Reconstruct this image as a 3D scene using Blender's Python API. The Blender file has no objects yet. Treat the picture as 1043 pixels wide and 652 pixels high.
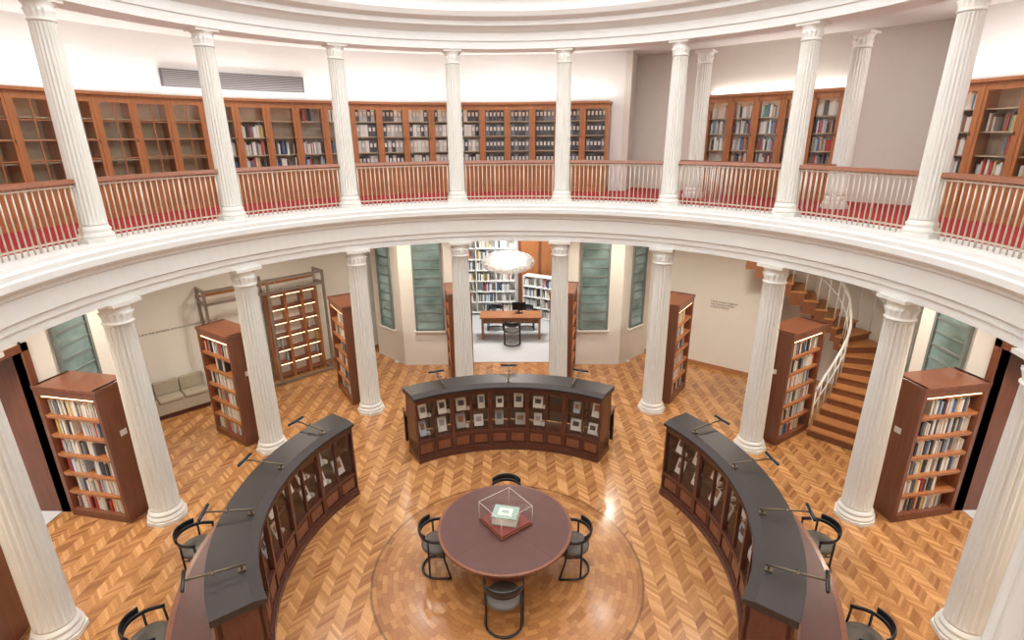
import bpy, math, random
from mathutils import Matrix, Vector
S=math.sin; C=math.cos; rad=math.radians
random.seed(7)
scene=bpy.context.scene
try:
    scene.view_settings.view_transform='Standard'
except Exception: pass

# ------------------------------------------------------------------ materials
def nd(nt,t,**k):
    n=nt.nodes.new(t)
    for a,b in k.items(): setattr(n,a,b)
    return n
def mat(name,col,rough=.5,metal=0,var=.0,scale=(6,6,6),coat=0,emit=None,es=0,bump=0):
    m=bpy.data.materials.new(name); m.use_nodes=True; nt=m.node_tree
    b=nt.nodes['Principled BSDF']
    b.inputs['Base Color'].default_value=(*col,1); b.inputs['Roughness'].default_value=rough
    b.inputs['Metallic'].default_value=metal
    if coat: b.inputs['Coat Weight'].default_value=coat; b.inputs['Coat Roughness'].default_value=.15
    if emit: b.inputs['Emission Color'].default_value=(*emit,1); b.inputs['Emission Strength'].default_value=es
    tc=nd(nt,'ShaderNodeTexCoord'); mp=nd(nt,'ShaderNodeMapping'); mp.inputs['Scale'].default_value=scale
    nz=nd(nt,'ShaderNodeTexNoise'); nz.inputs['Scale'].default_value=1; nz.inputs['Detail'].default_value=4
    nt.links.new(tc.outputs['Object'],mp.inputs['Vector']); nt.links.new(mp.outputs['Vector'],nz.inputs['Vector'])
    if var:
        mx=nd(nt,'ShaderNodeMix',data_type='RGBA')
        mx.inputs[6].default_value=(*[c*(1-var) for c in col],1); mx.inputs[7].default_value=(*[min(1,c*(1+var)) for c in col],1)
        nt.links.new(nz.outputs['Fac'],mx.inputs[0]); nt.links.new(mx.outputs[2],b.inputs['Base Color'])
    if bump:
        bp=nd(nt,'ShaderNodeBump'); bp.inputs['Strength'].default_value=bump; bp.inputs['Distance'].default_value=.01
        nt.links.new(nz.outputs['Fac'],bp.inputs['Height']); nt.links.new(bp.outputs['Normal'],b.inputs['Normal'])
    return m
def glassmat(name,tint=(1,1,1),k=.35):
    m=bpy.data.materials.new(name); m.use_nodes=True; nt=m.node_tree
    for n in list(nt.nodes): nt.nodes.remove(n)
    o=nd(nt,'ShaderNodeOutputMaterial'); t=nd(nt,'ShaderNodeBsdfTransparent'); g=nd(nt,'ShaderNodeBsdfGlossy')
    t.inputs[0].default_value=(*tint,1); g.inputs['Roughness'].default_value=.03
    mx=nd(nt,'ShaderNodeMixShader'); lw=nd(nt,'ShaderNodeLayerWeight'); lw.inputs['Blend'].default_value=.5
    p=nd(nt,'ShaderNodeMath',operation='POWER'); p.inputs[1].default_value=4
    q=nd(nt,'ShaderNodeMath',operation='MULTIPLY_ADD'); q.inputs[1].default_value=k; q.inputs[2].default_value=.035
    L=nt.links.new
    L(lw.outputs['Facing'],p.inputs[0]); L(p.outputs[0],q.inputs[0]); L(q.outputs[0],mx.inputs[0])
    L(t.outputs[0],mx.inputs[1]); L(g.outputs[0],mx.inputs[2]); L(mx.outputs[0],o.inputs[0])
    return m
WHITE=mat('white_plaster',(.77,.775,.755),.55,var=.02)
COLM=mat('cream_column_paint',(.77,.765,.72),.5,var=.03)
WALL=mat('cream_wall',(.80,.785,.745),.7,var=.02)
BEIGE=mat('beige_wall',(.69,.655,.60),.7,var=.03)
UWALL=mat('pale_gallery_wall',(.79,.785,.775),.7,var=.02)
DW=mat('dark_mahogany',(.085,.024,.014),.32,var=.45,scale=(30,30,3),coat=.3)
DW2=mat('bookcase_mahogany',(.19,.065,.033),.35,var=.4,scale=(25,25,2),coat=.2)
TOPB=mat('black_leather_top',(.026,.020,.020),.42,var=.2)
LEATH=mat('oxblood_leather',(.095,.036,.032),.38,var=.2)
TEAK=mat('teak_cabinet',(.38,.145,.05),.38,var=.35,scale=(20,20,2.5),coat=.2)
TEAKI=mat('teak_interior',(.47,.37,.25),.6,var=.2,scale=(10,10,2))
SKIRT=mat('skirting_timber',(.42,.20,.09),.4,var=.2)
RAILW=mat('handrail_wood',(.30,.11,.055),.3,var=.2,coat=.3)
BAL=mat('pale_bronze',(.62,.54,.44),.35,.3)
RED=mat('red_carpet',(.34,.016,.018),.9,var=.25,scale=(40,40,40))
GREY=mat('grey_carpet',(.55,.56,.57),.9,var=.1,scale=(30,30,30))
BLACK=mat('black_lacquer',(.012,.012,.014),.3)
SEAT=mat('seat_leather',(.10,.085,.07),.5,var=.2)
BRASS=mat('aged_brass',(.16,.13,.09),.35,.8)
STEEL=mat('brushed_bronze_steel',(.34,.31,.28),.35,.7)
VENTM=mat('vent_dark',(.10,.09,.10),.5)
STEPW=mat('stair_timber',(.48,.21,.075),.4,var=.25,scale=(14,14,14))
STEPD=mat('stair_riser',(.22,.085,.04),.45,var=.25,scale=(14,14,14))
PAPER=mat('paper',(.72,.70,.65),.8,var=.05)
PLAB=mat('label_grey',(.35,.33,.33),.6)
LINEN=mat('display_backing_linen',(.16,.13,.105),.8,var=.1)
BENCH=mat('bench_fabric',(.42,.37,.29),.85,var=.12,scale=(20,20,20))
LED=mat('led_strip',(1,.8,.55),.5,emit=(1,.70,.40),es=6)
SKYP=mat('skylight_panel',(.9,.9,.9),.6,emit=(.96,.985,1),es=3.7)
LAMPE=mat('downlight_lens',(1,1,1),.5,emit=(1,.95,.88),es=7)
PEND=mat('pendant_petal',(.88,.88,.87),.5,emit=(1,1,1),es=.12)
PENDC=mat('pendant_core',(.75,.75,.74),.6,emit=(1,1,1),es=.12)
WFRAME=mat('window_frame_grey',(.17,.20,.19),.5)
GREENB=mat('pale_green_book_cloth',(.30,.42,.36),.5,var=.3,scale=(40,40,40))
DRED=mat('case_base_red',(.20,.035,.028),.5,var=.1)
TEXTM=mat('text_ink',(.16,.15,.14),.6)
GLASS=glassmat('clear_glass')
BK=[mat('book_%d'%i,c,.6) for i,c in enumerate([(.70,.68,.63),(.6,.56,.50),(.78,.76,.71),(.42,.40,.38),(.05,.05,.055),(.16,.17,.2),(.06,.15,.36),(.48,.05,.04),(.62,.43,.14),(.08,.26,.18),(.26,.12,.06),(.42,.52,.60),(.07,.32,.45),(.65,.22,.06)])]
def window_mat():
    # dim greenish panes: dusk-grey daylight diffused through obscured glass, varying pane by pane
    m=bpy.data.materials.new('green_tinted_window_glass'); m.use_nodes=True; nt=m.node_tree; b=nt.nodes['Principled BSDF']; L=nt.links.new
    tc=nd(nt,'ShaderNodeTexCoord'); mp=nd(nt,'ShaderNodeMapping'); mp.inputs['Scale'].default_value=(1.2,1.2,1.6)
    nz=nd(nt,'ShaderNodeTexNoise'); nz.inputs['Scale'].default_value=1.3; nz.inputs['Detail'].default_value=3
    cr=nd(nt,'ShaderNodeValToRGB'); e=cr.color_ramp.elements
    e[0].position=.35; e[0].color=(.045,.075,.065,1); e[1].position=.68; e[1].color=(.30,.38,.34,1)
    L(tc.outputs['Object'],mp.inputs[0]); L(mp.outputs[0],nz.inputs[0]); L(nz.outputs[0],cr.inputs[0])
    L(cr.outputs[0],b.inputs['Emission Color']); b.inputs['Emission Strength'].default_value=.55
    b.inputs['Base Color'].default_value=(.10,.14,.125,1); b.inputs['Roughness'].default_value=.06; b.inputs['Specular IOR Level'].default_value=.9
    return m
TEAL=window_mat()

def floor_mat():
    m=bpy.data.materials.new('herringbone_parquet'); m.use_nodes=True; nt=m.node_tree; b=nt.nodes['Principled BSDF']
    L=nt.links.new
    tc=nd(nt,'ShaderNodeTexCoord'); sp=nd(nt,'ShaderNodeSeparateXYZ'); L(tc.outputs['Object'],sp.inputs[0])
    def M(op,a,bv=None,c=None):
        n=nd(nt,'ShaderNodeMath',operation=op)
        for k,v in enumerate((a,bv,c)):
            if v is None: continue
            if isinstance(v,(int,float)): n.inputs[k].default_value=v
            else: L(v,n.inputs[k])
        return n.outputs[0]
    x,y=sp.outputs[0],sp.outputs[1]
    w=.175; pl=.058
    u=M('DIVIDE',x,w); col=M('FLOOR',u); fr=M('FRACT',u)
    par=M('MODULO',M('ABSOLUTE',col),2.0)
    sg=M('SUBTRACT',M('MULTIPLY',par,2.0),1.0)
    yy=M('DIVIDE',M('ADD',y,M('MULTIPLY',M('MULTIPLY',M('SUBTRACT',fr,.5),w),sg)),pl)
    pi=M('FLOOR',yy); pf=M('FRACT',yy)
    r=M('SQRT',M('ADD',M('MULTIPLY',x,x),M('MULTIPLY',y,y))); th=M('ARCTAN2',y,x)
    rr=M('DIVIDE',r,.075); ri=M('FLOOR',rr); rf=M('FRACT',rr)
    tt=M('ADD',M('MULTIPLY',th,M('MAXIMUM',M('FLOOR',M('MULTIPLY',ri,.5)),1.0)),M('MULTIPLY',ri,.37))
    ti=M('FLOOR',tt); tf=M('FRACT',tt)
    isin=M('LESS_THAN',r,1.95)
    def mixv(a,b_):
        return M('ADD',M('MULTIPLY',isin,a),M('MULTIPLY',M('SUBTRACT',1.0,isin),b_))
    i1=mixv(ri,col); i2=mixv(ti,pi)
    cv=nd(nt,'ShaderNodeCombineXYZ'); L(i1,cv.inputs[0]); L(i2,cv.inputs[1]); L(isin,cv.inputs[2])
    wn=nd(nt,'ShaderNodeTexWhiteNoise'); L(cv.outputs[0],wn.inputs[0])
    band=M('LESS_THAN',M('ABSOLUTE',M('SUBTRACT',r,1.875)),.075)
    rin=M('SUBTRACT',M('ADD',M('MULTIPLY',wn.outputs[0],.5),.12),M('MULTIPLY',band,.15))
    rout=M('ADD',M('MULTIPLY',wn.outputs[0],.68),M('MULTIPLY',par,.32))  # every other column lighter: sheen of the plank direction painted into the colour
    rnd=mixv(rin,rout)
    cr=nd(nt,'ShaderNodeValToRGB'); L(rnd,cr.inputs[0])
    e=cr.color_ramp.elements; e[0].color=(.26,.105,.036,1); e[1].color=(.60,.32,.13,1)
    e.new(.5).color=(.42,.195,.070,1)
    g1=M('LESS_THAN',mixv(rf,pf),.07); g2=M('LESS_THAN',mixv(tf,fr),.03)
    ring=M('LESS_THAN',M('ABSOLUTE',M('SUBTRACT',r,1.95)),.018)
    gap=M('MAXIMUM',M('MAXIMUM',g1,g2),ring)
    nz=nd(nt,'ShaderNodeTexNoise'); nz.inputs['Scale'].default_value=25; L(tc.outputs['Object'],nz.inputs[0])
    f1=M('SUBTRACT',M('SUBTRACT',1.06,M('MULTIPLY',gap,.30)),M('MULTIPLY',ring,.2)); f2=M('MULTIPLY',f1,M('ADD',.85,M('MULTIPLY',nz.outputs[0],.3)))
    mx=nd(nt,'ShaderNodeVectorMath',operation='SCALE'); L(cr.outputs[0],mx.inputs[0]); L(f2,mx.inputs['Scale'])
    L(mx.outputs[0],b.inputs['Base Color'])
    b.inputs['Roughness'].default_value=.24; b.inputs['Coat Weight'].default_value=.4; b.inputs['Coat Roughness'].default_value=.13
    return m
FLOOR=floor_mat()

# ------------------------------------------------------------------ mesh builder
class MB:
    def __init__(s): s.v=[];s.f=[];s.m=[];s.sm=[];s.mats=[]
    def mi(s,m):
        if m not in s.mats: s.mats.append(m)
        return s.mats.index(m)
    def add(s,vs,fs,m,M=None,smooth=False):
        o=len(s.v); k=s.mi(m)
        for p in vs:
            p=Vector(p); s.v.append(tuple(M@p) if M else tuple(p))
        for f in fs: s.f.append([o+i for i in f]); s.m.append(k); s.sm.append(smooth)
    def box(s,x0,x1,y0,y1,z0,z1,m,M=None):
        vs=[(x,y,z) for z in (z0,z1) for y in (y0,y1) for x in (x0,x1)]
        s.add(vs,[(0,2,3,1),(4,5,7,6),(0,1,5,4),(2,6,7,3),(0,4,6,2),(1,3,7,5)],m,M)
    def mbox(s,f,s0,s1,d0,d1,z0,z1,m,n=1):
        vs=[];fs=[]
        for i in range(n+1):
            t=s0+(s1-s0)*i/n
            vs+=[f(t,d0,z0),f(t,d1,z0),f(t,d1,z1),f(t,d0,z1)]
        for i in range(n):
            a=4*i
            for j in range(4):
                fs.append((a+j,a+(j+1)%4,a+4+(j+1)%4,a+4+j))
        fs.append((0,3,2,1)); e=4*n; fs.append((e,e+1,e+2,e+3))
        s.add(vs,fs,m)
    def arcprof(s,prof,a0,a1,n,m,full=False,smooth=False,closed=True):
        vs=[];fs=[];k=len(prof)
        for i in range(n if full else n+1):
            a=rad(a0+(a1-a0)*i/n)
            vs+=[(r*S(a),r*C(a),z) for r,z in prof]
        for i in range(n):
            a=i*k; b=((i+1)%n)*k if full else (i+1)*k
            for j in range(k if closed else k-1):
                j2=(j+1)%k; fs.append((a+j,a+j2,b+j2,b+j))
        if not full and closed:
            fs.append(tuple(range(k-1,-1,-1))); fs.append(tuple(range(n*k,n*k+k)))
        s.add(vs,fs,m,smooth=smooth)
    def lathe(s,rings,n,m,M=None,smooth=True,cap=True):
        vs=[];fs=[]
        for R in rings:
            z,r=R[0],R[1]; d=R[2] if len(R)>2 else 0; nf=R[3] if len(R)>3 else 20
            for i in range(n):
                t=2*math.pi*i/n; q=r-d*abs(S(nf*t/2)); vs.append((q*C(t),q*S(t),z))
        for k in range(len(rings)-1):
            for i in range(n):
                j=(i+1)%n; fs.append((k*n+i,k*n+j,(k+1)*n+j,(k+1)*n+i))
        if cap:
            fs.append(tuple(range(n-1,-1,-1))); e=(len(rings)-1)*n; fs.append(tuple(range(e,e+n)))
        s.add(vs,fs,m,M,smooth)
    def tube(s,path,r,m,n=8,M=None,closed=False,flat=None):
        P=[Vector(p) for p in path]; L=len(P); vs=[];fs=[]
        for i,p in enumerate(P):
            if closed: t=(P[(i+1)%L]-P[i-1])
            else: t=P[min(i+1,L-1)]-P[max(i-1,0)]
            t.normalize(); up=Vector((0,0,1)) if abs(t.z)<.9 else Vector((1,0,0))
            a=t.cross(up).normalized(); b=a.cross(t).normalized()
            for k in range(n):
                q=2*math.pi*k/n; ra,rb=(r,r) if not flat else flat
                vs.append(tuple(p+a*ra*C(q)+b*rb*S(q)))
        for i in range(L if closed else L-1):
            j=(i+1)%L
            for k in range(n):
                k2=(k+1)%n; fs.append((i*n+k,i*n+k2,j*n+k2,j*n+k))
        if not closed:
            fs.append(tuple(range(n-1,-1,-1))); fs.append(tuple(range((L-1)*n,L*n)))
        s.add(vs,fs,m,M,True)
    def mesh(s,name):
        me=bpy.data.meshes.new(name); me.from_pydata(s.v,[],s.f)
        for m in s.mats: me.materials.append(m)
        me.polygons.foreach_set('material_index',s.m); me.polygons.foreach_set('use_smooth',s.sm); me.update()
        return me
    def obj(s,name,M=None,parent=None,bevel=0):
        return place(s.mesh(name),name,M,parent,bevel)
def place(me,name,M=None,parent=None,bevel=0):
    o=bpy.data.objects.new(name,me); scene.collection.objects.link(o)
    if M is not None: o.matrix_world=M
    if parent: o.parent=parent
    if bevel:
        b=o.modifiers.new('bevel','BEVEL'); b.width=bevel; b.segments=2; b.limit_method='ANGLE'
    return o
def empty(name,M=None):
    o=bpy.data.objects.new(name,None); scene.collection.objects.link(o); o.empty_display_size=.1
    if M is not None: o.matrix_world=M
    return o
def MP(r,a,z=0): return Matrix.Translation((r*S(rad(a)),r*C(rad(a)),z))@Matrix.Rotation(-rad(a),4,'Z')
def arcmap(r0,a0):
    def f(s,d,z):
        a=rad(a0)+s/r0; r=r0+d; return (r*S(a),r*C(a),z)
    return f
def linmap(p0,p1):
    dx,dy=p1[0]-p0[0],p1[1]-p0[1]; l=math.hypot(dx,dy); dx/=l; dy/=l
    def f(s,d,z): return (p0[0]+dx*s-dy*d,p0[1]+dy*s+dx*d,z)
    f.len=l; return f

R=5.838; U=4.644; LH=3.78; TH=7.65
# ------------------------------------------------------------------ shell
mb=MB(); mb.arcprof([(0.0,0),(10.2,0),(10.2,-.2),(0.0,-.2)],0,360,96,FLOOR,True); mb.obj('floor')
mb=MB(); mb.arcprof([(5.66,3.78),(5.66,3.90),(5.63,3.91),(5.63,4.0),(5.59,4.02),(5.59,4.27),(5.55,4.30),(5.54,4.34),(5.47,4.38),(5.43,4.42),(5.43,4.50),(5.46,4.52),(5.46,4.58),(5.52,4.60),(5.52,4.644),(6.15,4.644),(6.15,3.78)],0,360,192,WHITE,True); mb.obj('trim_gallery_entablature')
mb=MB(); mb.arcprof([(6.1,4.02),(6.1,4.60),(10.2,4.60),(10.2,4.02)],0,360,96,WALL,True); mb.obj('ceiling_lower')
mb=MB(); mb.arcprof([(6.15,4.60),(6.15,4.65),(10.1,4.65),(10.1,4.60)],0,360,96,RED,True); mb.obj('floor_gallery_carpet')
mb=MB(); mb.arcprof([(5.63,7.65),(5.63,7.78),(5.60,7.79),(5.60,7.93),(5.55,7.96),(5.48,8.0),(5.40,8.03),(5.40,8.11),(5.25,8.16),(5.2,8.24),(5.2,8.42),(5.05,8.5),(4.95,8.7),(4.8,8.95),(4.8,9.2),(6.15,9.2),(6.15,7.65)],0,360,192,WHITE,True); mb.obj('trim_dome_entablature')
mb=MB(); mb.arcprof([(6.1,7.9),(6.1,8.1),(10.2,8.1),(10.2,7.9)],0,360,96,WHITE,True); mb.obj('ceiling_gallery')
mb=MB(); mb.lathe([(9.1,4.85),(9.16,4.85)],64,SKYP,smooth=False)  # glowing disc added overhead, out of view, as the hall's main soft light
for i in range(16):
    M=MP(0,i*22.5); mb.box(-.04,.04,.6,4.85,9.03,9.1,WHITE,M)
for r in (.6,2.,3.4): mb.arcprof([(r,9.03),(r+.08,9.03),(r+.08,9.1),(r,9.1)],0,360,64,WHITE,True)
mb.obj('window_skylight')
mb=MB(); mb.arcprof([(8.36,4.6),(8.36,7.95),(8.5,7.95),(8.5,4.6)],-180,20.5,120,UWALL); mb.obj('wall_gallery_left')
mb=MB(); mb.arcprof([(8.36,4.6),(8.36,7.95),(8.5,7.95),(8.5,4.6)],64.5,180,80,UWALL); mb.obj('wall_gallery_right')
def wall(name,p0,p1,z0,z1,m,th=.15):
    f=linmap(p0,p1); b=MB(); b.mbox(f,0,f.len,0,th,z0,z1,m); b.obj(name); return f
wall('wall_gallery_return',(2.93,7.83),(3.3,8.95),4.6,7.95,BEIGE)
wall('wall_gallery_diagonal',(3.2,8.95),(8.75,3.62),4.6,7.95,BEIGE)
mb=MB(); mb.arcprof([(8.33,4.65),(8.33,4.79),(8.37,4.79),(8.37,4.65)],-180,20,100,WHITE); mb.obj('baseboard_gallery')
wall('wall_northwest',(-8.9,3.9),(-4.0,8.8),0,4.05,WALL)
wall('wall_northwest_return',(-8.3,3.75),(-8.9,3.95),0,4.05,WALL)
wall('wall_northeast',(3.85,8.35),(6.3,6.5),0,4.05,WALL)
wall('wall_alcove_back',(6.3,6.5),(7.0,7.15),0,4.6,WALL)
wall('wall_alcove_side',(7.0,7.15),(9.35,5.0),0,4.6,WALL)
wall('wall_alcove_return',(9.35,5.0),(8.25,3.85),0,4.6,WALL)
mb=MB(); mb.arcprof([(8.8,0),(8.8,4.05),(8.95,4.05),(8.95,0)],112,248,60,WALL); mb.obj('wall_south')
def base(name,p0,p1):
    f=linmap(p0,p1); b=MB(); b.mbox(f,0,f.len,-.03,0,0,.11,SKIRT); b.obj(name)
base('baseboard_northwest',(-8.9,3.9),(-4.0,8.8)); base('baseboard_northeast',(3.85,8.35),(6.3,6.5))

# ------------------------------------------------------------------ books helper
def fill(mb,f,s0,s1,d0,d1,z,h,pal,dens=1.,tmin=.022,tmax=.05):
    s=s0+.01
    while s<s1-.03:
        if random.random()>dens: s+=random.uniform(.05,.2); continue
        t=random.uniform(tmin,tmax)
        if s+t>s1: break
        hh=h*random.uniform(.62,.9); dd=random.uniform(0,.04)
        mb.mbox(f,s,s+t-.002,d0+dd,d1,z,z+hh,random.choice(pal)); s+=t
LIGHTP=[BK[i] for i in (0,0,2,2,1,3,5,6,4,0,11,8,2,1,4,0,7,2,4,5,3)]
DARKP=[BK[i] for i in (4,5,6,7,10,9,8,3,1,0,10,7,0,1,12,13,2,11)]

# ------------------------------------------------------------------ columns
def column_mesh(name,h,rb,rt,ch):
    mb=MB(); pw=rb*1.40
    mb.lathe([(0,pw),(.06,pw),(.065,pw*.98)],8,COLM,Matrix.Rotation(rad(22.5),4,'Z'),smooth=False)
    n=160
    mb.lathe([(.06,rb*1.22),(.08,rb*1.27),(.11,rb*1.26),(.13,rb*1.14),(.15,rb*1.1),(.17,rb*1.15),(.19,rb*1.13),(.205,rb*1.03),(.23,rb*1.01)],n,COLM)
    rings=[(.225,rb*1.01,0,20),(.26,rb*1.0,.0,20),(.30,rb,rb*.14,20)]
    z0,z1=.30,h-ch-.03
    for k in range(1,9):
        t=k/8; rr=rb+(rt-rb)*(t**1.3); rings.append((z0+(z1-z0)*t,rr,rr*.14,20))
    rings+=[(h-ch-.01,rt,0,20)]
    mb.lathe(rings,n,COLM)
    q=lambda t:h-ch*(1-t)
    mb.lathe([(q(-.02),rt),(q(.03),rt*1.1),(q(.08),rt*1.1),(q(.11),rt*1.0),(q(.16),rt*1.0),(q(.4),rt*1.12,rt*.12,16),(q(.52),rt*1.22,rt*.17,16),(q(.53),rt*1.04),(q(.7),rt*1.1,0,8),(q(.8),rt*1.26,rt*.06,8),(q(.86),rt*1.26)],n,COLM)
    aw=rt*1.29
    mb.box(-aw,aw,-aw,aw,q(.85),h,COLM)
    return mb.mesh(name)
cl=column_mesh('fluted_column',LH,.222,.188,.34); cu=column_mesh('gallery_column',TH-U,.168,.143,.26)
for i in range(16):
    a=11.25+22.5*i
    place(cl,'fluted_column',MP(R,a,0)); place(cu,'gallery_column',MP(R,a,U))
for a in (33.75,56.25): place(cu,'gallery_column',MP(7.45,a,U+.01))

# ------------------------------------------------------------------ railings
mb=MB()
mb.arcprof([(R-.055,5.45),(R-.04,5.505),(R+.04,5.505),(R+.055,5.45),(R+.03,5.435),(R-.03,5.435)],-9.7,9.7,16,RAILW)
mb.arcprof([(R-.02,4.73),(R-.02,4.75),(R+.02,4.75),(R+.02,4.73)],-9.7,9.7,16,BAL)
mb.arcprof([(R-.02,5.40),(R-.02,5.42),(R+.02,5.42),(R+.02,5.40)],-9.7,9.7,16,BAL)
for k in range(22):
    a=-9.3+18.6*k/21; big=(k%7==0)
    mb.tube([(R*S(rad(a)),R*C(rad(a)),U),(R*S(rad(a)),R*C(rad(a)),5.44)],.017 if big else .0115,BAL,6)
rm=mb.mesh('gallery_railing')
for k in range(-7,8): place(rm,'gallery_railing',Matrix.Rotation(-rad(22.5*k),4,'Z'))
mb=MB(); f=linmap((3.7,5.95),(5.85,3.7))
mb.mbox(f,0,f.len,-.03,.03,5.42,5.48,RAILW)
for k in range(34):
    s=f.len*k/33; mb.tube([f(s,0,4.65),f(s,0,5.42)],.012,WHITE,6)
mb.obj('stairwell_balustrade')

# ------------------------------------------------------------------ upper glazed bookcases
def cabinet(name,f,nd_,dw,pal,style,H=2.13,z0=4.65):
    root=empty(name); mb=MB(); bk=MB(); gl=MB(); W=nd_*dw
    D0,D1=0.0,.42
    mb.mbox(f,0,W,.38,D1,z0,z0+H,TEAKI,nd_*2)
    mb.mbox(f,0,W,-.01,D1,z0,z0+.1,TEAK,nd_*2)
    mb.mbox(f,0,W,.0,D1,z0+H-.1,z0+H-.04,TEAK,nd_*2)
    mb.mbox(f,-.02,W+.02,-.05,D1,z0+H-.05,z0+H,TEAK,nd_*2)
    mb.mbox(f,0,W,-.02,D1,z0+.6,z0+.65,TEAK,nd_*2)
    mb.mbox(f,.03,W-.03,.05,.07,z0+H-.125,z0+H-.115,LED,nd_*2)
    gl.mbox(f,.03,W-.03,.006,.010,z0+.66,z0+H-.1,GLASS,nd_)
    for k in range(nd_+1):
        s=k*dw; w=.035 if k in (0,nd_) else .022
        mb.mbox(f,s-w if k else 0,s+w if k<nd_ else W,-.012,D1,z0,z0+H-.05,TEAK)
    shelves=[z0+.65,z0+1.0,z0+1.36,z0+1.70]
    for z in shelves[1:]: mb.mbox(f,0,W,.08,.38,z-.02,z,TEAKI,nd_)
    for k in range(nd_):
        a,b=k*dw+.024,(k+1)*dw-.024
        mb.mbox(f,a,b,.01,.03,z0+.1,z0+.6,TEAK); mb.mbox(f,a+.09,b-.09,-.004,.01,z0+.17,z0+.53,TEAK)
        for (c,d) in ((a,a+.05),(b-.05,b)): mb.mbox(f,c,d,-.005,.025,z0+.66,z0+H-.1,TEAK)
        mb.mbox(f,a,b,-.005,.025,z0+.66,z0+.72,TEAK); mb.mbox(f,a,b,-.005,.025,z0+H-.17,z0+H-.1,TEAK)
        if style=='lattice':
            m_=(a+b)/2; mb.mbox(f,m_-.009,m_+.009,0,.02,z0+.7,z0+H-.12,TEAK)
            for q in range(1,4):
                z=z0+.72+q*.31; mb.mbox(f,a+.04,b-.04,0,.02,z-.008,z+.008,TEAK)
        mb.tube([f(b-.02,-.02,z0+1.3),f(b-.02,-.02,z0+1.36)],.008,BRASS,6)
        for zi,z in enumerate(shelves):
            if style=='lattice': continue
            if style=='low' and zi>1 and random.random()<.6: continue
            dn=.93 if random.random()<.85 else .4
            if style in('box','files'):
                cs=[BK[4],BK[4],BK[4],BK[5]] if style=='box' else [BK[4],BK[4],BK[1],BK[0],BK[3],BK[3]]
                s=a+.06
                while s+.1<b-.04:
                    bk.mbox(f,s,s+.085,.12,.34,z,z+.27,random.choice(cs))
                    bk.mbox(f,s+.018,s+.067,.112,.12,z+.12,z+.21,PAPER); s+=.092
            else: fill(bk,f,a+.05,b-.04,.11,.36,z,.33,pal,dn)
    mb.obj('cabinet_frame',parent=root); gl.obj('glass_panes',parent=root)
    if bk.v: bk.obj('books',parent=root)
def arcsec(a0): return arcmap(7.9,a0)
dwA=7.9*rad(22.5)/5
for a0,st in ((-117.5,'lattice'),(-95,'lattice'),(-72.5,'lattice'),(-50,'low'),(-27.5,'files'),(-5,'box')):
    cabinet('glazed_bookcase',arcsec(a0),5,dwA,DARKP if st!='low' else LIGHTP,st)
cabinet('glazed_bookcase',arcsec(65),5,dwA,DARKP+LIGHTP,'books'); cabinet('glazed_bookcase',arcsec(87.5),5,dwA,DARKP,'books')
fd=linmap((4.62,7.25),(6.65,5.25)); cabinet('glazed_bookcase',fd,5,fd.len/5,DARKP+LIGHTP,'books',H=2.2)
mb=MB(); f=arcmap(8.3,-53.5); W=8.3*rad(19.5)
mb.mbox(f,0,W,0,.05,6.97,7.29,VENTM,12)
for k in range(9): mb.mbox(f,.03,W-.03,-.015,.0,6.99+k*.033,7.002+k*.033,PLAB,12)
mb.obj('air_vent_grille')

# ------------------------------------------------------------------ lower double-sided bookcases
def bookcase_meshes():
    mb=MB(); bk=MB(); hx=.285; hy=.55; H=2.4
    for s in (-1,1):
        mb.box(-hx,hx,s*hy-.03,s*hy+.03,0,H,DW2)
    mb.box(-hx-.015,hx+.015,-hy-.045,hy+.045,H-.06,H,DW2)
    mb.box(-hx,hx,-hy,hy,0,.13,DW2); mb.box(-hx,hx,-hy,hy,H-.16,H-.06,DW2)
    mb.box(-.012,.012,-hy,hy,.13,H-.16,TEAK)
    nz=6; dz=(H-.16-.13)/nz
    for k in range(nz):
        z=.13+k*dz
        if k: mb.box(-hx+.01,hx-.01,-hy+.03,hy-.03,z-.025,z,TEAK)
        for sd in (-1,1):
            g=(lambda s,d,zz,sd=sd:(sd*(.285-d),s,zz))
            mb.mbox(g,-hy+.05,hy-.05,.012,.02,z+dz-.05,z+dz-.026,TEAK)
            mb.mbox(g,-hy+.05,hy-.05,.022,.04,z+dz-.034,z+dz-.027,LED)
            fill(bk,g,-hy+.04,hy-.05-random.choice([0,0,.1,.3]),.06,.24,z,dz*.9,LIGHTP,.97)
    mb.box(-.06,.06,-hy-.036,-hy-.03,1.5,1.60,PAPER)
    return mb.mesh('bookcase_frame'),bk.mesh('books')
vari=[bookcase_meshes() for _ in range(4)]
for i in range(12):
    a=-123.75+22.5*i
    root=empty('double_sided_bookcase',MP(6.87,a,0)); fr,bk=vari[i%4]
    place(fr,'bookcase_frame',None,root,bevel=.006); place(bk,'books',None,root)

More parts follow.
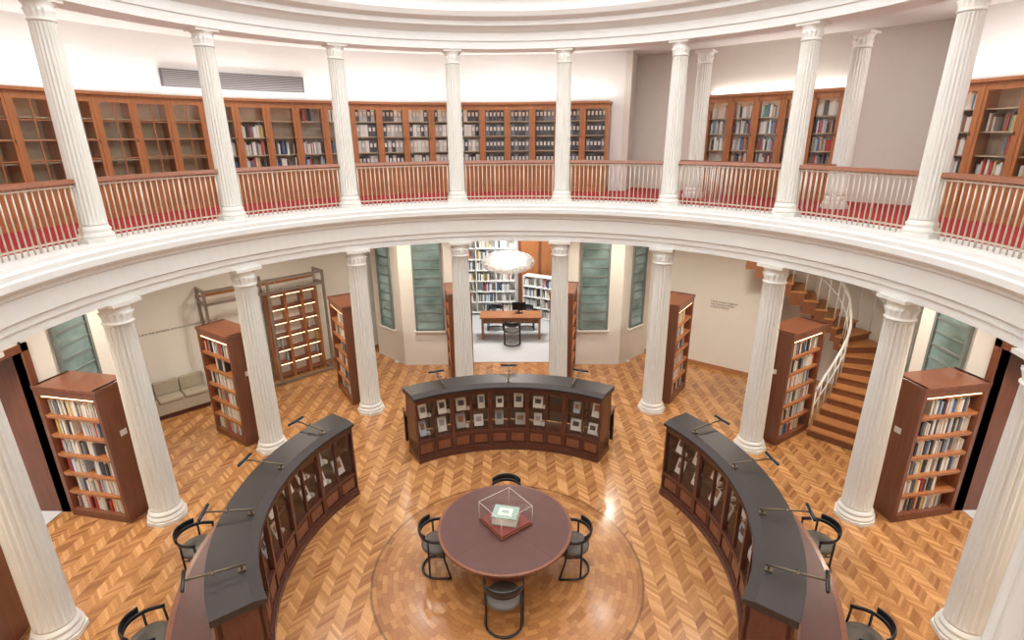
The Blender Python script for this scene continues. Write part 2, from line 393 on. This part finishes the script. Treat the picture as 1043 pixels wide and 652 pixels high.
# ------------------------------------------------------------------ display counters (curved)
def counter(a0,a1,nlamp):
    root=empty('curved_display_counter'); mb=MB(); bk=MB(); gl=MB()
    ri=3.2; D=.50; f=arcmap(ri,a0); W=ri*rad(a1-a0); N=28
    mb.mbox(f,0,W,-.05,D,0,.09,DW,N); mb.mbox(f,0,W,-.025,D-.02,.09,.14,DW,N)
    mb.mbox(f,0,W,.01,D-.04,.14,.40,DW,N)
    mb.mbox(f,0,W,-.015,.05,.40,.46,DW,N)
    mb.mbox(f,0,W,D-.1,D-.03,.46,1.34,DW,N)
    mb.mbox(f,0,W,-.01,.05,1.24,1.34,DW,N)
    mb.arcprof([(ri-.05,1.34),(ri-.05,1.39),(ri+.08,1.43),(ri+D,1.43),(ri+D,1.34)],a0-.6,a1+.6,N,TOPB)
    gl.mbox(f,.04,W-.04,.02,.024,.46,1.24,GLASS,N)
    mb.mbox(f,.04,W-.04,.06,.07,1.23,1.24,LED,N)
    n=10; dw=W/n
    for k in range(n+1):
        s=k*dw; big=(k%2==0); w=.035 if big else .016
        a_=max(0,s-w); b_=min(W,s+w)
        mb.mbox(f,a_,b_,-.02 if big else -.005,.05,.14,1.34,DW)
        if k in (0,n): mb.mbox(f,a_,b_,0,D-.05,.14,1.34,DW)
    for k in range(n):
        a_,b_=k*dw+.04,(k+1)*dw-.04
        mb.mbox(f,a_+.02,b_-.02,-.005,.02,.18,.36,DW2)
        bk.mbox(f,a_-.02,b_+.02,D-.115,D-.10,.46,1.30,LINEN)
        mb.mbox(f,a_-.02,b_+.02,.12,D-.1,.84,.852,DW)
        for zb in (.47,.86):
            if random.random()<.12: continue
            c=(a_+b_)/2+random.uniform(-.04,.04); w=random.uniform(.06,.1); h=random.uniform(.2,.3)
            g=lambda s,d,z,zb=zb:f(s,.14+(z-zb)*.35+d,z)
            bk.mbox(g,c-w,c+w,0,.02,zb,zb+h,random.choice([PAPER,PAPER,BK[0],BK[1],BK[11],BK[3]]))
            bk.mbox(g,c-w*.6,c+w*.6,-.004,0,zb+h*.4,zb+h*.8,random.choice([BK[4],BK[5],BK[4],BK[10],PLAB]))
            if random.random()<.5:
                bk.mbox(f,c+w+.01,c+w+.06,.12,.2,zb,zb+.05,random.choice([PAPER,BK[1]]))
    i0=.08; o1=D+.50
    mb.mbox(f,i0,W-i0,D,o1,.70,.745,DW2,N); mb.mbox(f,i0+.05,W-i0-.05,D+.04,o1-.06,.745,.75,LEATH,N)
    for k in range(5):
        s=W*k/4; s=min(max(s,i0+.03),W-i0-.03)
        mb.mbox(f,s-.025,s+.025,o1-.1,o1-.04,0,.70,BLACK); mb.mbox(f,s-.02,s+.02,D,o1-.07,.62,.70,BLACK)
    mb.obj('counter_frame',parent=root,bevel=.004); bk.obj('exhibits',parent=root); gl.obj('glazing',parent=root)
    for k in range(nlamp):
        s=W*(k+.5)/nlamp; lm=MB()
        lm.tube([f(s,.12,1.445),f(s,.12,1.50)],.012,BRASS); lm.mbox(f,s-.03,s+.03,.08,.16,1.432,1.447,BRASS)
        lm.tube([f(s,.08,1.5),f(s,.68,1.54)],.012,BRASS)
        lm.tube([f(s-.13,.68,1.535),f(s+.13,.68,1.535)],.022,BLACK); lm.mbox(f,s-.12,s+.12,.66,.70,1.508,1.514,PAPER)
        lm.tube([f(s-.04,.40,1.53),f(s+.04,.40,1.53)],.012,BRASS)
        lm.obj('reading_lamp',parent=root)
counter(-33.4,32.6,3); counter(57,127,4); counter(-127,-57,4)

# ------------------------------------------------------------------ table & vitrine
TR=.955; TM=Matrix.Translation((-.03,0,0))
mb=MB()
mb.lathe([(.70,TR-.05),(.705,TR-.01),(.72,TR),(.745,TR),(.75,TR-.01),(.75,TR-.06)],96,DW2,smooth=False)
mb.lathe([(.7495,TR-.04),(.753,TR-.04)],96,LEATH,smooth=False)
for k in range(4):
    M=Matrix.Rotation(rad(45+90*k),4,'Z'); mb.box(-.006,.006,0,TR-.04,.753,.7545,DW,M)
mb.lathe([(0,.34),(.03,.34),(.05,.30),(.08,.14),(.6,.12),(.66,.3),(.70,.34)],48,DW2)
for k in range(8):
    M=Matrix.Rotation(rad(45*k+22.5),4,'Z'); mb.box(-.03,.03,.1,.62,.62,.70,DW2,M)
mb.obj('round_reading_table',TM,bevel=.003)
root=empty('glass_display_case',Matrix.Translation((-.02,.04,.756))@Matrix.Rotation(rad(38),4,'Z'))
mb=MB(); q=.27
mb.box(-q,q,-q,q,0,.03,DW2); mb.box(-q+.015,q-.015,-q+.015,q-.015,.03,.05,DRED)
mb.obj('base',parent=root)
mb=MB()
c=[(-q,-q),(q,-q),(q,q),(-q,q)]
mb.add([(*p,.03) for p in c]+[(*p,.32) for p in c],[(0,1,5,4),(1,2,6,5),(2,3,7,6),(3,0,4,7),(4,5,6,7)],GLASS); mb.obj('glass',parent=root)
mb=MB()
for p in c: mb.tube([(*p,.03),(*p,.32)],.0035,PAPER,5)
for k in range(4): mb.tube([(*c[k],.32),(*c[(k+1)%4],.32)],.0035,PAPER,5)
mb.obj('edges',parent=root)
mb=MB(); M=Matrix.Rotation(rad(-50),4,'Z')
mb.box(-.17,.17,-.13,.13,.06,.17,PAPER,M); mb.box(-.18,.18,-.14,.14,.17,.182,GREENB,M); mb.box(-.18,.18,-.14,.14,.05,.062,GREENB,M)
mb.box(-.10,.10,-.08,.08,.182,.186,PAPER,M); mb.box(-.18,-.168,-.14,.14,.06,.18,GREENB,M); mb.box(-.05,.05,-.03,.03,.186,.188,GREENB,M)
mb.obj('antique_book',parent=root)

# ------------------------------------------------------------------ chairs
def chair_mesh():
    mb=MB(); r=.25
    def U_(z,r,a,ext):
        p=[(r,ext,z)]; p+=[(r*C(-t),r*S(-t),z) for t in [math.pi*k/16 for k in range(17)]]; p+=[(-r,ext,z)]
        return p
    mb.tube(U_(.655,r,0,.12),.02,BLACK,8,flat=(.016,.030))
    p=[(.265*C(-t),.265*S(-t),.70+.02*S(t)) for t in [math.pi*(.18+.64*k/14) for k in range(15)]]
    mb.tube(p,.02,BLACK,8,flat=(.014,.05))
    mb.tube(U_(.02,r*.98,0,.2),.016,BLACK,8)
    for a in (25,155):
        x,y=r*C(rad(-a)),r*S(rad(-a)); mb.tube([(x*.98,y*.98,.02),(x,y,.66)],.015,BLACK)
    for s in (-1,1):
        mb.tube([(s*r*.98,.2,.02),(s*r,.12,.35),(s*r,.10,.66)],.015,BLACK)
        mb.tube([(s*r,.12,.40),(s*r*.95,-.1,.40)],.012,BLACK)
    mb.lathe([(.40,.21),(.42,.235),(.45,.24),(.47,.225),(.475,.18)],32,SEAT)
    mb.tube([(-r,-.02,.405),(r,-.02,.405)],.013,BLACK)
    return mb.mesh('armchair')
cm=chair_mesh()
for x,y,rot in ((-.03,-.96,0),(.94,-.02,90),(-.03,.96,180),(-1.0,0,-90)):
    place(cm,'round_back_armchair',Matrix.Translation((x,y,0))@Matrix.Rotation(rad(rot),4,'Z'))
for a in (-91,-111,90,111):
    place(cm,'round_back_armchair',MP(4.44,a)@Matrix.Rotation(math.pi,4,'Z'))

# ------------------------------------------------------------------ windows
def window(name,M,w,z0,z1,n):
    mb=MB(); mb.box(-w/2,w/2,-.02,.0,z0,z1,TEAL,M)
    for s in (-1,1): mb.box(s*w/2-.025,s*w/2+.025,-.06,0,z0-.03,z1,WFRAME,M)
    mb.box(-w/2,w/2,-.06,0,z0-.04,z0+.03,WFRAME,M)
    mb.box(-w/2-.06,w/2+.06,-.10,0,z0-.07,z0-.03,WHITE,M)
    for k in range(1,n):
        z=z0+(z1-z0)*k/n; h=.018 if k%2==0 else .009
        mb.box(-w/2,w/2,-.045,0,z-h,z+h,WFRAME,M)
    mb.obj(name)
def white_shelf(name,M,x0,x1,y0,y1,z0,z1,nz,nx,pal=LIGHTP):
    root=empty(name); mb=MB(); bk=MB()
    mb.box(x0,x1,y1-.02,y1,z0,z1,WHITE,M)
    for k in range(nz+1):
        z=z0+(z1-z0)*k/nz; mb.box(x0,x1,y0,y1,z-.015,z+.015,WHITE,M)
    for k in range(nx+1):
        x=x0+(x1-x0)*k/nx; mb.box(x-.015,x+.015,y0,y1,z0,z1,WHITE,M)
    for k in range(nz):
        for j in range(nx):
            a=x0+(x1-x0)*j/nx+.02; b=x0+(x1-x0)*(j+1)/nx-.02
            g=lambda s,d,z:tuple(M@Vector((s,y0+d,z)))
            fill(bk,g,a,b-random.uniform(0,.25),.04,.22,z0+(z1-z0)*k/nz+.016,(z1-z0)/nz-.03,pal,.92)
    mb.obj('shelving',parent=root); bk.obj('books',parent=root)
wn=[0]
def alcove(tag,a,lint):
    M=MP(0,a)
    b=MB()
    b.box(1.25,2.95,7.45,7.6,0,4.05,WALL,M); b.box(-2.95,-1.25,7.45,7.6,0,4.05,WALL,M)
    for s in (-1,1):
        f=linmap((2.95,7.45),(3.9,8.35)); g=lambda ss,d,z,s=s:tuple(M@Vector((s*f(ss,d,z)[0],f(ss,d,z)[1],z)))
        b.mbox(g,0,f.len,0,.15,0,4.05,WALL)
    if lint: b.box(-1.3,1.3,7.45,7.6,lint,4.05,WALL,M)
    b.obj('wall_%s_piers'%tag)
    b=MB()
    for s in (-1,1):
        x0,x1=sorted((s*1.25,s*1.37)); b.box(x0,x1,7.42,8.5,0,lint or 4.0,DW2,M)
    if lint: b.box(-1.37,1.37,7.42,8.5,lint-.12,lint,DW2,M)
    b.obj('trim_%s_portal'%tag)
    b=MB()
    b.box(-3.2,3.2,12.2,12.35,0,4.05,WALL,M); b.box(-3.3,-3.2,8.5,12.3,0,4.05,WALL,M); b.box(3.2,3.3,8.5,12.3,0,4.05,WALL,M)
    b.box(-3.3,-1.3,8.45,8.55,0,4.05,WALL,M); b.box(1.3,3.3,8.45,8.55,0,4.05,WALL,M)
    b.obj('wall_%s_room'%tag)
    b=MB(); b.box(-3.3,3.3,7.6,12.3,.002,.012,GREY,M); b.obj('floor_%s_room'%tag)
    b=MB(); b.box(-3.3,3.3,8.5,12.3,4.0,4.1,WALL,M); b.box(-.6,.6,9.6,10.8,3.97,4.0,LAMPE,M); b.obj('ceiling_%s_room'%tag)
    for s in (-1,1):
        wn[0]+=1; window('window_%d'%wn[0],M@Matrix.Translation((s*2.2,7.45,0)),.72,1.05,3.95,12)
        wn[0]+=1; window('window_%d'%wn[0],M@Matrix.Translation((s*3.43,7.9,0))@Matrix.Rotation(s*rad(43.5),4,'Z'),.55,1.0,3.95,12)
    white_shelf('white_shelving_unit',M,-2.6,.1,11.8,12.15,.1,3.9,10,4)
    b=MB(); b.box(.2,3.1,12.1,12.2,0,4.0,DW2,M)
    for k in range(4): b.box(.3+.7*k,.9+.7*k,12.08,12.1,.2,3.8,TEAK,M)
    b.obj('wood_wall_panelling')
    M2=M@Matrix.Translation((1.6,10.9,0))@Matrix.Rotation(rad(-28),4,'Z')
    white_shelf('low_white_bookshelf',M2,-1.4,1.3,0,.35,.05,1.5,4,4)
for t,a,l in (('north',0,None),('west',-90,3.05),('east',90,3.05)): alcove(t,a,l)
mb=MB(); mb.box(-1.0,.9,9.3,10.0,.71,.75,TEAK)
for x in (-.95,.82): mb.box(x,x+.05,9.33,9.97,0,.71,TEAK)
mb.box(-.95,.87,9.62,9.65,.45,.71,TEAK); mb.obj('wooden_desk',bevel=.004)
mb=MB(); mb.box(.0,.42,9.75,9.78,.85,1.10,BLACK); mb.box(.18,.23,9.77,9.8,.76,.9,BLACK); mb.box(.08,.33,9.7,9.85,.75,.765,BLACK); mb.obj('desktop_monitor')
for x,y,r in ((0,9.0,0),(-.55,10.35,180),(.45,10.35,180)):
    place(cm,'round_back_armchair',Matrix.Translation((x,y,.012))@Matrix.Rotation(rad(r),4,'Z'))
mb=MB(); PM=Matrix.Translation((-.1,8.35,2.70)); N=1500
for i in range(N):
    z=1-2*(i+.5)/N; t=i*2.39996; q=math.sqrt(1-z*z); n=Vector((q*C(t),q*S(t),z))
    p=Vector((n.x*.72,n.y*.72,n.z*.28)); a=n.cross(Vector((.3,.2,1))).normalized(); b=n.cross(a)
    w=random.uniform(.022,.034); ang=random.uniform(0,3.1); u=a*C(ang)+b*S(ang); v=n.cross(u)
    mb.add([p-u*w,p-v*w*.6+n*.012,p+u*w+n*.025,p+v*w*.6+n*.012],[(0,1,2,3)],PEND,PM)
mb.lathe([(.25*S(-math.pi/2+math.pi*k/14),max(.01,.67*C(-math.pi/2+math.pi*k/14))) for k in range(15)],40,PENDC,PM)
mb.tube([(-.1,8.35,2.9),(-.1,8.35,4.02)],.008,PAPER); mb.obj('petal_pendant_lamp')

# ------------------------------------------------------------------ NW glazed enclosure, bench
f=linmap((-6.85,5.2),(-4.88,7.2)); Lg=f.len
root=empty('glazed_display_enclosure'); mb=MB(); g=MB()
for s in (0,Lg*.5,Lg):
    for d in (0,.50): mb.mbox(f,s-.028,s+.028,d-.028,d+.028,0,2.78,STEEL)
for z in (.03,2.42,2.72):
    mb.mbox(f,0,Lg,-.028,.028,z,z+.055,STEEL)
    for s in (0,Lg): mb.mbox(f,s-.028,s+.028,0,.50,z,z+.055,STEEL)
g.mbox(f,0,Lg,-.003,.003,.05,2.72,GLASS)
for s in (0,Lg): g.mbox(f,s-.002,s+.002,0.03,.50,.05,2.72,GLASS)
mb.obj('steel_frame',parent=root); g.obj('glass_panes',parent=root)
mb=MB(); bk=MB()
mb.mbox(f,.02,Lg-.02,.54,.60,2.36,2.52,TEAK); mb.mbox(f,-.04,Lg+.04,.50,.62,2.52,2.58,TEAK)
mb.mbox(f,.05,.15,.54,.60,0,2.36,TEAK)
mb.mbox(f,1.42,Lg-.06,.54,.60,.05,2.40,DW2)
for s in (1.42,1.86,2.3,Lg-.12): mb.mbox(f,s,s+.07,.30,.58,0,2.36,TEAK)
for k in range(7):
    z=.05+k*.37; mb.mbox(f,1.42,Lg-.05,.31,.58,z,z+.04,DW2)
    if k<6:
        mb.mbox(f,1.50,Lg-.13,.32,.33,z+.34,z+.348,LED)
        for s in (1.50,1.94,2.37): fill(bk,f,s,s+.34,.36,.52,z+.04,.28,DARKP,.15)
mb.obj('timber_bookcase',parent=root); bk.obj('books',parent=root)
def bench(p0,p1):
    f=linmap(p0,p1); mb=MB(); L=f.len
    mb.mbox(f,.02,L-.02,0.05,.40,0,.12,DW); mb.mbox(f,0,L,0,.42,.12,.40,BENCH)
    n=3
    for k in range(n): mb.mbox(f,L*k/n+.01,L*(k+1)/n-.01,-.02,.36,.40,.48,BENCH); mb.mbox(f,L*k/n+.01,L*(k+1)/n-.01,.32,.42,.48,.80,BENCH)
    mb.obj('upholstered_bench',bevel=.02)
bench((-8.16,3.98),(-7.06,5.06)); bench((-4.69,7.38),(-4.17,7.88))

# ------------------------------------------------------------------ staircase
path=[Vector(p) for p in ((6.60,3.18,0),(7.34,3.92,0),(7.72,4.5,0),(7.68,5.05,0),(7.28,5.42,0),(6.6,5.70,0),(5.3,6.52,0),(4.1,7.25,0))]
def along(s):
    for a,b in zip(path,path[1:]):
        l=(b-a).length
        if s<=l: return a+(b-a)*(s/l),(b-a).normalized()
        s-=l
    return path[-1],(path[-1]-path[-2]).normalized()
def smooth(s):
    p=Vector();t=Vector()
    for k in range(-3,4):
        a,b=along(max(0,s+k*.09)); p+=a; t+=b
    return p/7,t.normalized()
mb=MB(); rl=MB(); run,rise=.245,.178; hr=[]; hr2=[]
def hwf(s): return .45+.17*max(0,1-s/1.3)
for i in range(19):
    s0=i*run; z=(i+1)*rise
    p0,t0=smooth(s0); p1,t1=smooth(s0+run); h0,h1=hwf(s0),hwf(s0+run)
    n0=Vector((-t0.y,t0.x,0)); n1=Vector((-t1.y,t1.x,0))
    zb=0 if z<1.5 else z-.33
    def blk(za,zc,m,o0=0,ex=0):
        q=[p0-n0*(h0+ex)-t0*o0,p0+n0*(h0+ex)-t0*o0,p1+n1*(h1+ex)+t1*.01,p1-n1*(h1+ex)+t1*.01]
        vs=[(v.x,v.y,za) for v in q]+[(v.x,v.y,zc) for v in q]
        mb.add(vs,[(3,2,1,0),(4,5,6,7),(0,1,5,4),(1,2,6,5),(2,3,7,6),(3,0,4,7)],m)
    blk(zb,z-.035,STEPD); blk(z-.035,z,STEPW,.03,.015)
    if i>15: continue
    c=p0+n0*(h0-.03); c2=p0-n0*(h0-.03)
    rl.tube([(c.x,c.y,z),(c.x,c.y,z+.85)],.012,WHITE,6); hr.append((c.x,c.y,z+.87))
    if i>5: rl.tube([(c2.x,c2.y,z),(c2.x,c2.y,z+.85)],.012,WHITE,6); hr2.append((c2.x,c2.y,z+.87))
rl.tube(hr,.028,WHITE,8); rl.tube([(x,y,z-.35) for x,y,z in hr],.012,WHITE,6); rl.tube(hr2,.028,WHITE,8)
root=empty('curved_staircase'); mb.obj('steps',parent=root); rl.obj('balustrade',parent=root)

# ------------------------------------------------------------------ wall texts
def text(name,body,loc,rz,size):
    c=bpy.data.curves.new(name,'FONT'); c.body=body; c.size=size; c.materials.append(TEXTM)
    o=bpy.data.objects.new(name,c); scene.collection.objects.link(o); o.location=loc; o.rotation_euler=(math.pi/2,0,rz)
fne=linmap((3.85,8.35),(6.3,6.5)); p=fne(1.75,-.01,1.85); text('wall_quotation','I have always imagined\nthat Paradise will be\na kind of library',p,math.atan2(-1.85,2.45),.075)
fnw=linmap((-8.9,3.9),(-4.0,8.8)); p=fnw(.9,-.01,1.9); text('wall_quotation','Books are the quietest and most constant of friends',p,rad(45),.085)

# ------------------------------------------------------------------ lights
def area(name,loc,size,power,col=(1,.95,.88),rot=(0,0,0),shape='DISK',spread=180,sy=None):
    l=bpy.data.lights.new(name,'AREA'); l.shape=shape; l.size=size; l.energy=power; l.color=col; l.spread=rad(spread)
    if sy: l.size_y=sy
    o=bpy.data.objects.new(name,l); scene.collection.objects.link(o); o.location=loc; o.rotation_euler=rot; return o
for i in range(16):
    a=rad(22.5*i)
    area('ambulatory_downlight',(6.9*S(a),6.9*C(a),3.99),.30,50,(1,.88,.72),spread=150)
    area('gallery_downlight',(7.0*S(a),7.0*C(a),7.88),.5,24,(1,.96,.91))
# linear cove lights lying on top of the bookcases, shining up
def cove(a0,a1,n):
    for i in range(n):
        a=a0+(a1-a0)*(i+.5)/n
        o=area('cove_light',(0,0,0),abs(a1-a0)/n*rad(1)*8.08,9,(1,.95,.91),shape='RECTANGLE',sy=.08)
        o.matrix_world=MP(8.08,a,6.82)@Matrix.Rotation(math.pi,4,'X')
cove(-95,17.5,10); cove(65,110,4)
o=area('cove_light',(0,0,0),fd.len,14,(1,.95,.90),shape='RECTANGLE',sy=.08)  # extra uplight added on the diagonal case to brighten wall and ceiling there
o.matrix_world=Matrix.Translation(fd(fd.len/2,.2,6.88))@Matrix.Rotation(math.atan2(-2.0,2.03),4,'Z')@Matrix.Rotation(math.pi,4,'X')
for a in (0,-90,90):
    M=MP(10.3,a,3.9); area('alcove_ceiling_light',M.translation,1.6,130,(1,.99,.97))
w=bpy.data.worlds.new('world'); scene.world=w; w.use_nodes=True
w.node_tree.nodes['Background'].inputs[0].default_value=(1,.98,.95,1); w.node_tree.nodes['Background'].inputs[1].default_value=.5

cam=bpy.data.cameras.new('camera'); co=bpy.data.objects.new('camera',cam); scene.collection.objects.link(co)
cam.sensor_width=36; cam.sensor_fit='HORIZONTAL'; cam.lens=551.87/1043*36; cam.clip_start=.05; cam.clip_end=100
co.matrix_world=Matrix.Translation((.1636,-6.3776,6.0))@Matrix.Rotation(.0108,4,'Z')@Matrix.Rotation(math.pi/2-.3274,4,'X')@Matrix.Rotation(-.0082,4,'Z')
scene.camera=co
